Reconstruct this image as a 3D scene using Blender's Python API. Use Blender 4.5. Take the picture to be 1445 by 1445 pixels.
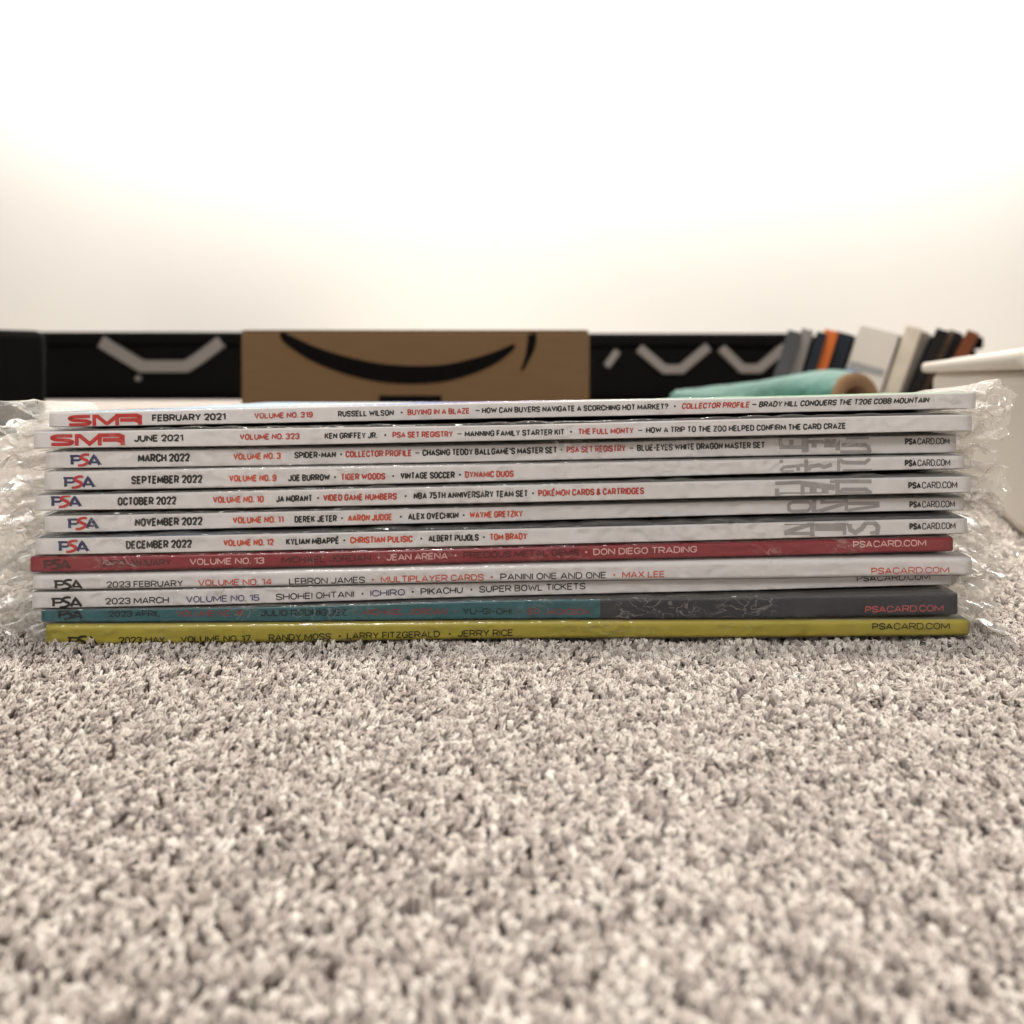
import bpy, bmesh, math, random, os
import numpy as np
from mathutils import Vector, Matrix, noise

for o in list(bpy.data.objects):
    bpy.data.objects.remove(o)
SC = bpy.context.scene
COL = SC.collection
random.seed(7)
RNG = np.random.default_rng(11)

# ------------------------------------------------------------------ camera
D0 = 0.231            # metres from the lens to the spines
S0 = 0.000212         # metres per photograph pixel at that distance
HOR = 530.0           # photograph row of eye level
ZC = 378 * S0         # eye height above the carpet
cam_d = bpy.data.cameras.new('camera')
cam = bpy.data.objects.new('camera', cam_d)
COL.objects.link(cam)
cam.location = (0, -D0, ZC)
cam.rotation_euler = (math.radians(90), 0, 0)
cam_d.sensor_width = 36
cam_d.lens = 36 * D0 / (1445 * S0)
cam_d.shift_y = -(722.5 - HOR) / 1445
cam_d.clip_start = 0.005
cam_d.clip_end = 50
cam_d.dof.use_dof = True
cam_d.dof.focus_distance = 0.2315
cam_d.dof.aperture_fstop = 13.0
SC.camera = cam

# ------------------------------------------------------------------ world and lamps
W = bpy.data.worlds.new('World')
SC.world = W
W.use_nodes = True
W.node_tree.nodes['Background'].inputs[0].default_value = (1.0, 0.95, 0.89, 1)
W.node_tree.nodes['Background'].inputs[1].default_value = 0.34


def lamp(name, loc, target, size, power, color, size_y=None):
    l = bpy.data.lights.new(name, 'AREA')
    l.energy = power
    l.color = color
    l.size = size
    if size_y:
        l.shape = 'RECTANGLE'
        l.size_y = size_y
    o = bpy.data.objects.new(name, l)
    COL.objects.link(o)
    o.location = loc
    d = Vector(target) - Vector(loc)
    o.rotation_euler = d.to_track_quat('-Z', 'Y').to_euler()
    return o


lamp('ceiling_lamp', (0.20, 0.42, 2.3), (0.0, 0.0, 0.0), 0.32, 56, (1.0, 0.92, 0.81))
lamp('room_lamp', (-0.45, -1.7, 1.35), (0, 0, 0.05), 0.5, 28, (1.0, 0.955, 0.90))
lamp('added_wall_light', (0.2, 2.80, 2.45), (0.2, 3.3, 1.6), 5.5, 175, (1.0, 0.985, 0.96), 0.3)  # unseen light added to whiten the back wall

SC.view_settings.view_transform = 'Standard'
SC.view_settings.look = 'None'
SC.view_settings.exposure = 0.0
SC.view_settings.gamma = 1.0
SC.render.engine = 'CYCLES'
SC.cycles.max_bounces = 8
SC.cycles.transparent_max_bounces = 24
SC.cycles.sample_clamp_indirect = 4.0


# ------------------------------------------------------------------ helpers
def P(px, py, d):
    """a point seen at photograph pixel (px, py), d metres from the lens"""
    s = S0 * d / D0
    return Vector(((px - 722.5) * s, d - D0, ZC - (py - HOR) * s))


def smooth(a, b, x):
    t = min(1.0, max(0.0, (x - a) / (b - a)))
    return t * t * (3 - 2 * t)


def mat(name, color, rough=0.6, spec=0.5, metal=0.0):
    m = bpy.data.materials.new(name)
    m.use_nodes = True
    b = m.node_tree.nodes['Principled BSDF']
    b.inputs['Base Color'].default_value = (*color, 1)
    b.inputs['Roughness'].default_value = rough
    b.inputs['Specular IOR Level'].default_value = spec
    b.inputs['Metallic'].default_value = metal
    return m


def vary(m, amount=0.12, scale=120.0, bump=0.0, bscale=600.0, dist=0.0005, stretch=(1, 1, 1)):
    """mottles the base colour a little and adds fine relief"""
    nt = m.node_tree
    b = nt.nodes['Principled BSDF']
    col = b.inputs['Base Color'].default_value[:]
    tc = nt.nodes.new('ShaderNodeTexCoord')
    mp = nt.nodes.new('ShaderNodeMapping')
    mp.inputs['Scale'].default_value = stretch
    nt.links.new(tc.outputs['Object'], mp.inputs[0])
    n = nt.nodes.new('ShaderNodeTexNoise')
    n.inputs['Scale'].default_value = scale
    n.inputs['Detail'].default_value = 6
    nt.links.new(mp.outputs[0], n.inputs['Vector'])
    mx = nt.nodes.new('ShaderNodeMix')
    mx.data_type = 'RGBA'
    mx.inputs[6].default_value = tuple(c * (1 - amount) for c in col[:3]) + (1,)
    mx.inputs[7].default_value = tuple(min(1, c * (1 + amount)) for c in col[:3]) + (1,)
    nt.links.new(n.outputs['Fac'], mx.inputs[0])
    nt.links.new(mx.outputs[2], b.inputs['Base Color'])
    if bump:
        n2 = nt.nodes.new('ShaderNodeTexNoise')
        n2.inputs['Scale'].default_value = bscale
        n2.inputs['Detail'].default_value = 5
        nt.links.new(mp.outputs[0], n2.inputs['Vector'])
        bp = nt.nodes.new('ShaderNodeBump')
        bp.inputs['Strength'].default_value = bump
        bp.inputs['Distance'].default_value = dist
        nt.links.new(n2.outputs['Fac'], bp.inputs['Height'])
        nt.links.new(bp.outputs[0], b.inputs['Normal'])
    return m


def printed(name, stops, rough=0.3, constant=False):
    """cover print whose colour changes along the spine; stops = [(photo px, colour)]"""
    m = mat(name, (1, 1, 1), rough)
    nt = m.node_tree
    tc = nt.nodes.new('ShaderNodeTexCoord')
    sx = nt.nodes.new('ShaderNodeSeparateXYZ')
    nt.links.new(tc.outputs['Object'], sx.inputs[0])
    mr = nt.nodes.new('ShaderNodeMapRange')
    mr.inputs[1].default_value = -722.5 * S0
    mr.inputs[2].default_value = 722.5 * S0
    nt.links.new(sx.outputs[0], mr.inputs[0])
    nz = nt.nodes.new('ShaderNodeTexNoise')
    nz.inputs['Scale'].default_value = 30
    nt.links.new(tc.outputs['Object'], nz.inputs['Vector'])
    ad = nt.nodes.new('ShaderNodeMath')
    ad.operation = 'MULTIPLY_ADD'
    ad.inputs[1].default_value = 0.0 if constant else 0.05
    nt.links.new(nz.outputs['Fac'], ad.inputs[0])
    nt.links.new(mr.outputs[0], ad.inputs[2])
    r = nt.nodes.new('ShaderNodeValToRGB')
    if constant:
        r.color_ramp.interpolation = 'CONSTANT'
    el = r.color_ramp.elements
    while len(el) > 1:
        el.remove(el[-1])
    el[0].position = stops[0][0] / 1445
    el[0].color = (*stops[0][1], 1)
    for px, c in stops[1:]:
        e = el.new(px / 1445)
        e.color = (*c, 1)
    nt.links.new(ad.outputs[0], r.inputs[0])
    nt.links.new(r.outputs[0], nt.nodes['Principled BSDF'].inputs['Base Color'])
    return m


def link_mesh(name, verts, faces, mats=None, parent=None, smooth_faces=False, mids=None):
    me = bpy.data.meshes.new(name)
    me.from_pydata([tuple(v) for v in verts], [], faces)
    for m in (mats if isinstance(mats, (list, tuple)) else [mats]) if mats else []:
        me.materials.append(m)
    if mids is not None:
        me.polygons.foreach_set('material_index', mids)
    if smooth_faces:
        me.polygons.foreach_set('use_smooth', [True] * len(me.polygons))
    me.update()
    o = bpy.data.objects.new(name, me)
    COL.objects.link(o)
    if parent is not None:
        o.parent = parent
        o.matrix_parent_inverse = parent.matrix_basis.inverted()
    return o


def empty(name, loc):
    o = bpy.data.objects.new(name, None)
    o.empty_display_size = 0.02
    o.location = loc
    COL.objects.link(o)
    return o


def tag(o, label=None, cat=None, group=None, kind=None):
    if label:
        o['label'] = label
    if cat:
        o['category'] = cat
    if group:
        o['group'] = group
    if kind:
        o['kind'] = kind
    return o


def bevel_box(name, x0, x1, y0, y1, z0, z1, m, parent=None, r=0.004, seg=3, taper=0.0, rot=None, loc=None, wobble=0.0):
    """a rounded box; taper narrows its foot; optional rotation matrix and place"""
    bm = bmesh.new()
    bmesh.ops.create_cube(bm, size=1)
    cx, cy = (x0 + x1) / 2, (y0 + y1) / 2
    for v in bm.verts:
        up = v.co.z + 0.5
        k = 1 - taper * (1 - up)
        v.co = Vector((cx + v.co.x * (x1 - x0) * k, cy + v.co.y * (y1 - y0) * k, z0 + up * (z1 - z0)))
        if wobble:
            v.co += Vector((random.uniform(-1, 1), random.uniform(-1, 1), random.uniform(-1, 1))) * wobble
    bmesh.ops.bevel(bm, geom=bm.edges[:], offset=r, segments=seg, profile=0.5, affect='EDGES')
    if rot is not None:
        bm.transform(rot.to_4x4())
    if loc is not None:
        bmesh.ops.translate(bm, verts=bm.verts, vec=loc)
    me = bpy.data.meshes.new(name)
    bm.to_mesh(me)
    bm.free()
    me.materials.append(m)
    for p in me.polygons:
        p.use_smooth = p.area < (r * 1.2) * max(x1 - x0, z1 - z0, y1 - y0)
    o = bpy.data.objects.new(name, me)
    COL.objects.link(o)
    if parent is not None:
        o.parent = parent
        o.matrix_parent_inverse = parent.matrix_basis.inverted()
    return o


def ribbon(pts, w, closed=False):
    """a flat stroke of width w along 2-D points: (verts, quads), mitred"""
    n = len(pts)
    ws = w if isinstance(w, (list, tuple)) else [w] * n
    V = []
    for i, p in enumerate(pts):
        a = pts[i - 1] if (i > 0 or closed) else None
        b = pts[(i + 1) % n] if (i < n - 1 or closed) else None
        ns = []
        for q0, q1 in ((a, p), (p, b)):
            if q0 is None or q1 is None:
                continue
            dx, dy = q1[0] - q0[0], q1[1] - q0[1]
            l = math.hypot(dx, dy) or 1e-9
            ns.append((-dy / l, dx / l))
        nx, ny = sum(v[0] for v in ns) / len(ns), sum(v[1] for v in ns) / len(ns)
        q = nx * nx + ny * ny
        k = min(1 / max(q, 0.25), 2.2) * ws[i] / 2
        V += [(p[0] + nx * k, p[1] + ny * k), (p[0] - nx * k, p[1] - ny * k)]
    F = []
    for i in range(n if closed else n - 1):
        j = (i + 1) % n
        F.append((2 * i, 2 * i + 1, 2 * j + 1, 2 * j))
    return V, F


def spline(pts, n=6):
    out = []
    m = len(pts)
    for i in range(m - 1):
        p0, p1, p2, p3 = pts[max(i - 1, 0)], pts[i], pts[i + 1], pts[min(i + 2, m - 1)]
        for k in range(n):
            t = k / n
            out.append(tuple(0.5 * (2 * p1[c] + (p2[c] - p0[c]) * t + (2 * p0[c] - 5 * p1[c] + 4 * p2[c] - p3[c]) * t * t
                                    + (3 * p1[c] - p0[c] - 3 * p2[c] + p3[c]) * t ** 3) for c in range(len(p1))))
    out.append(tuple(pts[-1]))
    return out


# ------------------------------------------------------------------ materials
M = {}
M['white_spine'] = vary(mat('white_gloss_paper', (0.63, 0.612, 0.618), 0.30), 0.05, 40, 0.15, 900, 0.0001)
M['red_spine'] = vary(mat('red_gloss_paper', (0.235, 0.018, 0.028), 0.33), 0.10, 60, 0.15, 900, 0.0001)
M['teal_spine'] = printed('teal_and_slate_paper', [(0, (0.025, 0.115, 0.135)), (846, (0.026, 0.031, 0.042))], 0.33, True)
M['yellow_spine'] = vary(mat('yellow_paper', (0.40, 0.335, 0.05), 0.4), 0.14, 90, 0.2, 900, 0.0001)
M['pages'] = vary(mat('page_edges', (0.62, 0.58, 0.52), 0.8), 0.2, 20, 0.5, 30, 0.0004, (1, 1, 120))
M['ink_black'] = mat('black_ink', (0.008, 0.008, 0.008), 0.35)
M['ink_red'] = mat('red_ink', (0.42, 0.045, 0.03), 0.35)
M['ink_logo_red'] = mat('logo_red_ink', (0.45, 0.022, 0.022), 0.35)
M['ink_orange'] = mat('orange_ink', (0.52, 0.075, 0.03), 0.35)
M['ink_navy'] = mat('navy_ink', (0.022, 0.028, 0.10), 0.35)
M['ink_violet'] = mat('violet_ink', (0.07, 0.06, 0.17), 0.35)
M['ink_maroon'] = mat('maroon_ink', (0.045, 0.003, 0.006), 0.35)
M['ink_pink'] = mat('pale_pink_ink', (0.68, 0.42, 0.40), 0.35)
M['ink_teal'] = mat('dark_teal_ink', (0.003, 0.012, 0.016), 0.35)
M['ink_dull_red'] = mat('dull_red_ink', (0.24, 0.045, 0.05), 0.35)
M['ink_bright_red'] = mat('bright_red_ink', (0.50, 0.10, 0.10), 0.35)
M['ink_olive'] = mat('dark_olive_ink', (0.022, 0.02, 0.006), 0.35)
M['ink_grey'] = mat('grey_ink', (0.30, 0.285, 0.285), 0.35)
M['black_plastic'] = vary(mat('black_plastic', (0.003, 0.003, 0.003), 0.6, 0.06), 0.2, 30, 0.3, 300, 0.0006)
M['rib_plastic'] = mat('grey_and_glare_plastic', (0.19, 0.175, 0.165), 0.4)  # paints the glare on the ribs as grey; plain grey for stud and handle
M['white_plastic'] = vary(mat('white_plastic', (0.68, 0.63, 0.56), 0.5), 0.04, 12)
M['cardboard'] = vary(mat('brown_cardboard', (0.135, 0.083, 0.042), 0.9, 0.15), 0.10, 25, 0.3, 200, 0.0005, (1, 1, 8))
M['cardboard_edge'] = mat('cut_cardboard', (0.20, 0.12, 0.06), 0.9)
M['print_black'] = mat('black_print', (0.005, 0.0045, 0.0045), 0.9, 0.02)
M['tape'] = mat('black_tape', (0.005, 0.005, 0.005), 0.9, 0.02)
M['teal_film'] = vary(mat('teal_wrap', (0.045, 0.165, 0.13), 0.5), 0.2, 40, 0.8, 60, 0.004)


def film_material():
    m = bpy.data.materials.new('clear_film')
    m.use_nodes = True
    nt = m.node_tree
    nt.nodes.clear()
    out = nt.nodes.new('ShaderNodeOutputMaterial')
    tr = nt.nodes.new('ShaderNodeBsdfTransparent')
    tr.inputs[0].default_value = (0.985, 0.985, 0.98, 1)
    gl = nt.nodes.new('ShaderNodeBsdfGlossy')
    gl.inputs['Roughness'].default_value = 0.12
    gl.inputs[0].default_value = (1, 1, 1, 1)
    df = nt.nodes.new('ShaderNodeBsdfDiffuse')
    df.inputs[0].default_value = (0.80, 0.77, 0.72, 1)
    tl = nt.nodes.new('ShaderNodeBsdfTranslucent')
    tl.inputs[0].default_value = (0.80, 0.77, 0.72, 1)
    tc = nt.nodes.new('ShaderNodeTexCoord')
    # fine wrinkles: two warped noises, the ridged one gives thin sharp creases
    n1 = nt.nodes.new('ShaderNodeTexNoise')
    n1.noise_type = 'RIDGED_MULTIFRACTAL'
    n1.inputs['Scale'].default_value = 130
    n1.inputs['Detail'].default_value = 4
    n1.inputs['Distortion'].default_value = 0.8
    mp = nt.nodes.new('ShaderNodeMapping')
    mp.inputs['Scale'].default_value = (0.75, 1, 1.2)
    nt.links.new(tc.outputs['Object'], mp.inputs[0])
    nt.links.new(mp.outputs[0], n1.inputs['Vector'])
    bp = nt.nodes.new('ShaderNodeBump')
    bp.inputs['Strength'].default_value = 0.55
    bp.inputs['Distance'].default_value = 0.0007
    nt.links.new(n1.outputs['Fac'], bp.inputs['Height'])
    nt.links.new(bp.outputs[0], gl.inputs['Normal'])
    def math_node(op, a, b=None, clamp=False):
        q = nt.nodes.new('ShaderNodeMath')
        q.operation = op
        q.use_clamp = clamp
        for k, v in enumerate((a, b)):
            if v is None:
                continue
            if isinstance(v, (int, float)):
                q.inputs[k].default_value = v
            else:
                nt.links.new(v, q.inputs[k])
        return q.outputs[0]

    nl = nt.nodes.new('ShaderNodeTexNoise')
    nl.inputs['Scale'].default_value = 170
    nl.inputs['Detail'].default_value = 1.5
    nl.inputs['Distortion'].default_value = 2.2
    nt.links.new(mp.outputs[0], nl.inputs['Vector'])
    npz = nt.nodes.new('ShaderNodeTexNoise')
    npz.inputs['Scale'].default_value = 46
    npz.inputs['Detail'].default_value = 2
    nt.links.new(tc.outputs['Object'], npz.inputs['Vector'])
    dist_ = math_node('ABSOLUTE', math_node('SUBTRACT', nl.outputs['Fac'], 0.5))
    thin = math_node('SUBTRACT', 1.0, math_node('MULTIPLY', dist_, 26.0), True)
    patch_ = math_node('MULTIPLY', math_node('SUBTRACT', npz.outputs['Fac'], 0.50), 9.0, True)
    crease = math_node('MULTIPLY', thin, patch_, True)
    fr = nt.nodes.new('ShaderNodeFresnel')
    fr.inputs['IOR'].default_value = 1.5
    nt.links.new(bp.outputs[0], fr.inputs['Normal'])
    fm = nt.nodes.new('ShaderNodeMath')
    fm.operation = 'MULTIPLY_ADD'
    fm.inputs[1].default_value = 0.55
    fm.inputs[2].default_value = 0.0
    fm.use_clamp = True
    nt.links.new(fr.outputs[0], fm.inputs[0])
    at = nt.nodes.new('ShaderNodeAttribute')
    at.attribute_name = 'milk'
    half = nt.nodes.new('ShaderNodeMixShader')
    half.inputs[0].default_value = 0.4
    nt.links.new(df.outputs[0], half.inputs[1])
    nt.links.new(tl.outputs[0], half.inputs[2])
    m1 = nt.nodes.new('ShaderNodeMixShader')
    nt.links.new(at.outputs['Fac'], m1.inputs[0])
    nt.links.new(tr.outputs[0], m1.inputs[1])
    nt.links.new(half.outputs[0], m1.inputs[2])
    m2 = nt.nodes.new('ShaderNodeMixShader')
    nt.links.new(math_node('ADD', fm.outputs[0], math_node('MULTIPLY', crease, 0.20), True), m2.inputs[0])
    nt.links.new(math_node('ADD', math_node('MULTIPLY', crease, 0.14), 0.11), gl.inputs['Roughness'])
    nt.links.new(m1.outputs[0], m2.inputs[1])
    nt.links.new(gl.outputs[0], m2.inputs[2])
    nt.links.new(m2.outputs[0], out.inputs[0])
    return m


M['film'] = film_material()

# ------------------------------------------------------------------ carpet
cm = bpy.data.materials.new('carpet_yarn')
cm.use_nodes = True
nt = cm.node_tree
b = nt.nodes['Principled BSDF']
b.inputs['Roughness'].default_value = 0.85
b.inputs['Specular IOR Level'].default_value = 0.25
b.inputs['Sheen Weight'].default_value = 0.25
oi = nt.nodes.new('ShaderNodeObjectInfo')
rp = nt.nodes.new('ShaderNodeValToRGB')
els = rp.color_ramp.elements
els[0].position = 0.0
els[0].color = (0.42, 0.365, 0.335, 1)
els[1].position = 1.0
els[1].color = (0.88, 0.83, 0.775, 1)
e = els.new(0.3)
e.color = (0.58, 0.515, 0.48, 1)
e = els.new(0.65)
e.color = (0.71, 0.65, 0.595, 1)
nt.links.new(oi.outputs['Random'], rp.inputs[0])
nt.links.new(rp.outputs[0], b.inputs['Base Color'])
tcc = nt.nodes.new('ShaderNodeTexCoord')
nzz = nt.nodes.new('ShaderNodeTexNoise')
nzz.inputs['Scale'].default_value = 2600
nzz.inputs['Detail'].default_value = 3
nt.links.new(tcc.outputs['Object'], nzz.inputs['Vector'])
bpp = nt.nodes.new('ShaderNodeBump')
bpp.inputs['Strength'].default_value = 0.8
bpp.inputs['Distance'].default_value = 0.0003
nt.links.new(nzz.outputs['Fac'], bpp.inputs['Height'])
nt.links.new(bpp.outputs[0], b.inputs['Normal'])

ground_m = vary(mat('carpet_backing', (0.50, 0.44, 0.39), 0.95), 0.35, 400, 1.0, 500, 0.002)
ground = link_mesh('carpet', [(-3, -1.2, -0.0045), (3, -1.2, -0.0045), (3, 3.35, -0.0045), (-3, 3.35, -0.0045)],
                   [(0, 1, 2, 3)], ground_m)
tag(ground, 'beige cut pile carpet under the stacked magazines', None, kind='structure')


def tuft_mesh(seed):
    """one cut yarn tuft: twisted fibres that splay at the tip"""
    r = random.Random(seed)
    V, F = [], []
    nf = 9
    lean = (r.uniform(-0.5, 0.5), r.uniform(-0.5, 0.5))
    for k in range(nf):
        a0 = k * 2.4 + r.uniform(-.3, .3)
        rad = 0.00092 * math.sqrt((k + 0.3) / nf)
        tw = r.uniform(2.2, 3.4)
        h = 0.0054 * r.uniform(0.84, 1.03)
        spl = r.uniform(-0.0002, 0.0005)
        th = r.uniform(0.00030, 0.00042)
        base = len(V)
        ns = 6
        for s in range(ns):
            t = (0, .3, .6, .85, .96, 1.0)[s]
            a = a0 + tw * t
            rr = rad * (1 - 0.25 * math.sin(t * 3.1)) + spl * t ** 3
            cx = lean[0] * 0.0022 * t * t + rr * math.cos(a)
            cy = lean[1] * 0.0022 * t * t + rr * math.sin(a)
            cz = -0.0044 + h * (t - 0.06 * t ** 4)
            tt = th * (1.0, 1.0, 1.1, 1.1, .85, .4)[s]
            for q in range(4):
                b_ = a + q * 1.5708
                V.append((cx + tt * math.cos(b_), cy + tt * math.sin(b_), cz))
        for s in range(ns - 1):
            for q in range(4):
                A = base + s * 4 + q
                B = base + s * 4 + (q + 1) % 4
                F.append((A, B, B + 4, A + 4))
        F.append(tuple(base + (ns - 1) * 4 + q for q in range(4)))
    me = bpy.data.meshes.new('tuft')
    me.from_pydata(V, [], F)
    me.polygons.foreach_set('use_smooth', [True] * len(me.polygons))
    me.materials.append(cm)
    return me


tcol = bpy.data.collections.new('tuft_kinds')     # not linked to the scene: only a source of instances
for s in range(6):
    to = bpy.data.objects.new('tuft', tuft_mesh(s))
    tcol.objects.link(to)


def scatter(x0, x1, y0, y1, step, scale, keep=None):
    nx, ny = int((x1 - x0) / step), int((y1 - y0) / step)
    gx, gy = np.meshgrid(np.arange(nx), np.arange(ny))
    x = x0 + (gx + 0.5 * (gy % 2) + RNG.uniform(-.42, .42, gx.shape)) * step
    y = y0 + (gy + RNG.uniform(-.42, .42, gy.shape)) * step
    x, y = x.ravel(), y.ravel()
    z = 0.0005 * np.sin(x * 210 + 3 * np.sin(y * 160)) + 0.0004 * np.sin(y * 260 + 2 * np.sin(x * 190 + 1)) + RNG.uniform(-.0007, .0007, x.shape)
    z = z - 0.0007 * (1 - min(scale, 1)) * 0
    sc = scale * RNG.uniform(0.85, 1.15, x.shape)
    if keep is not None:
        k = keep(x, y)
        x, y, z, sc = x[k], y[k], z[k], sc[k]
    return np.stack([x, y, z], 1), sc


def near_keep(x, y):
    under = (np.abs(x) < 0.132) & (y > 0.006) & (y < 0.205)
    seen = np.abs(x) < 0.72 * (y + D0) + 0.035
    return (~under) & seen


def far_keep(x, y):
    return (np.abs(x) < 0.72 * (y + D0) + 0.05) & (np.abs(x) > 0.02)


parts_ = [scatter(-0.26, 0.26, -0.175, 0.10, 0.00168, 0.78, near_keep),
          scatter(-0.50, 0.50, 0.10, 0.42, 0.0030, 1.35, near_keep),
          scatter(-1.3, 1.3, 0.42, 1.5, 0.0085, 3.2, far_keep)]
pts = np.concatenate([p[0] for p in parts_])
scl = np.concatenate([p[1] for p in parts_])
me = bpy.data.meshes.new('carpet_pile')
me.vertices.add(len(pts))
me.vertices.foreach_set('co', pts.ravel().astype(np.float32))
a = me.attributes.new('size', 'FLOAT', 'POINT')
a.data.foreach_set('value', scl.astype(np.float32))
a = me.attributes.new('turn', 'FLOAT_VECTOR', 'POINT')
tv = np.stack([RNG.normal(0, .36, len(pts)), RNG.normal(0, .36, len(pts)), RNG.uniform(0, 6.28, len(pts))], 1)
a.data.foreach_set('vector', tv.ravel().astype(np.float32))
pile = bpy.data.objects.new('carpet_pile', me)
COL.objects.link(pile)
me.materials.append(cm)
tag(pile, 'beige and taupe twisted yarn tufts of the carpet', 'carpet pile', kind='stuff')
ng = bpy.data.node_groups.new('pile_tufts', 'GeometryNodeTree')
ng.interface.new_socket('Geometry', in_out='INPUT', socket_type='NodeSocketGeometry')
ng.interface.new_socket('Geometry', in_out='OUTPUT', socket_type='NodeSocketGeometry')
gi = ng.nodes.new('NodeGroupInput')
go = ng.nodes.new('NodeGroupOutput')
mp_ = ng.nodes.new('GeometryNodeMeshToPoints')
ci = ng.nodes.new('GeometryNodeCollectionInfo')
ci.inputs['Collection'].default_value = tcol
ci.inputs['Separate Children'].default_value = True
ci.inputs['Reset Children'].default_value = True
ip = ng.nodes.new('GeometryNodeInstanceOnPoints')
ip.inputs['Pick Instance'].default_value = True
ri = ng.nodes.new('FunctionNodeRandomValue')
ri.data_type = 'INT'
ri.inputs['Min'].default_value = 0
ri.inputs['Max'].default_value = 5
n1 = ng.nodes.new('GeometryNodeInputNamedAttribute')
n1.data_type = 'FLOAT'
n1.inputs['Name'].default_value = 'size'
n2 = ng.nodes.new('GeometryNodeInputNamedAttribute')
n2.data_type = 'FLOAT_VECTOR'
n2.inputs['Name'].default_value = 'turn'
er = ng.nodes.new('FunctionNodeEulerToRotation')
L = ng.links.new
L(gi.outputs[0], mp_.inputs['Mesh'])
L(mp_.outputs[0], ip.inputs['Points'])
L(ci.outputs[0], ip.inputs['Instance'])
ri_out = [o for o in ri.outputs if o.type == 'INT'][0]
L(ri_out, ip.inputs['Instance Index'])
L(n2.outputs[0], er.inputs[0])
L(er.outputs[0], ip.inputs['Rotation'])
L(n1.outputs[0], ip.inputs['Scale'])
L(ip.outputs[0], go.inputs[0])
md = pile.modifiers.new('tufts', 'NODES')
md.node_group = ng

# ------------------------------------------------------------------ wall
wall_m = vary(mat('cream_wall_paint', (0.86, 0.83, 0.78), 0.8), 0.02, 3, 0.3, 90, 0.001)
wall = bevel_box('wall', -3.0, 3.0, 3.30, 3.40, -0.005, 2.6, wall_m, r=0.002)
tag(wall, 'plain cream painted wall behind the black storage totes', 'wall')


# ------------------------------------------------------------------ background: storage totes
def tote(px0, px1, d, ytop, depth, label, vs, extras=()):
    """black tote whose front stands d metres away; vs = rib outlines in photograph pixels"""
    a, b_ = P(px0, ytop, d), P(px1, ytop, d)
    s = S0 * d / D0
    root = empty('storage_tote', ((a.x + b_.x) / 2, a.y + depth / 2, 0))
    zt = a.z
    lidh = 0.045
    bevel_box('body', a.x + .012, b_.x - .012, a.y + .012, a.y + depth, -0.003, zt - lidh + 0.004, M['black_plastic'], root, 0.02, 4, taper=0.03)
    bevel_box('lid', a.x, b_.x, a.y, a.y + depth + .012, zt - lidh, zt, M['black_plastic'], root, 0.012, 3)
    for pts_, w in vs:
        V, F = ribbon([(p[0], p[1]) for p in pts_], w)
        n = len(V)
        front, back = [], []
        for (x, y) in V:
            q = P(x, y, d)
            front.append((q.x, a.y - 0.004, q.z))
            back.append((q.x, a.y + 0.03, q.z))
        faces = [tuple(f) for f in F]
        for i in range(n // 2 - 1):
            A, B, C, D_ = 2 * i, 2 * i + 1, 2 * i + 3, 2 * i + 2
            faces.append((A, D_, D_ + n, A + n))
            faces.append((B, B + n, C + n, C))
        faces.append((0, n, n + 1, 1))
        faces.append((n - 2, n - 1, 2 * n - 1, 2 * n - 2))
        rb = link_mesh('rib', front + back, faces, M['rib_plastic'], root)
        bv = rb.modifiers.new('edge', 'BEVEL')
        bv.width = 0.004
        bv.segments = 3
        bv.limit_method = 'ANGLE'
    tag(root, label, 'storage tote', 'black ribbed totes along the wall')
    return root


tote(8, 420, 2.70, 468, 0.5, 'black plastic tote with one wide valley shaped rib with glare painted grey, left of the cardboard box',
     [([(142, 482), (178, 504), (200, 517), (262, 517), (280, 506), (312, 482)], 17)])
tote(760, 1118, 2.55, 470, 0.5, 'black plastic tote with a row of V ribs with glare painted grey between cardboard box and leaning books',
     [([(902, 491), (938, 521), (962, 521), (1000, 489)], 13),
      ([(1018, 491), (1048, 520), (1072, 520), (1108, 489)], 13),
      ([(856, 517), (872, 495)], 10)])
stud = bpy.data.objects['storage_tote']
bm = bmesh.new()
bmesh.ops.create_uvsphere(bm, u_segments=12, v_segments=8, radius=0.011)
me = bpy.data.meshes.new('stud')
bm.to_mesh(me)
bm.free()
me.materials.append(M['rib_plastic'])
so = bpy.data.objects.new('stud', me)
COL.objects.link(so)
so.location = P(193, 534, 2.70) + Vector((0, 0.012, 0))
so.parent = stud
so.matrix_parent_inverse = stud.matrix_basis.inverted()

tote(1124, 1390, 2.62, 474, 0.5, 'plain black plastic tote hidden mostly behind the leaning books', [])

# nearer black case at the very left
root = empty('black_case', P(-60, 617, 1.0) + Vector((0, .12, 0)))
root.location.z = 0
a, c = P(-260, 466, 1.0), P(64, 610, 1.0)
Rc = Matrix.Rotation(0.56, 3, 'Z')
Lc = Vector((c.x, a.y, 0))
bevel_box('case_body', -0.13, 0, 0, .28, -0.003, a.z, M['black_plastic'], root, 0.012, 4, rot=Rc, loc=Lc)
hv = [P(-30, 496, 1.0), P(-12, 478, 1.0)]
bevel_box('handle', -0.11, -0.058, -.016, .008, P(0, 506, 1.0).z, P(0, 478, 1.0).z, M['rib_plastic'], root, 0.008, 4, rot=Rc, loc=Lc)
tag(root, 'black hard case with grey handle standing nearer than the totes, cut by the photo edge', 'case')

# ------------------------------------------------------------------ cardboard box
BD = 1.0
a, c = P(340, 470, BD), P(832, 470, BD)
zt = P(0, 466, BD).z
root = empty('cardboard_box', ((a.x + c.x) / 2, a.y + .15, 0))
box = bevel_box('box_shell', a.x, c.x, a.y, a.y + .30, -0.003, zt - 0.003, M['cardboard'], root, 0.0025, 2)
wx = (a.x + c.x) / 2
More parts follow.
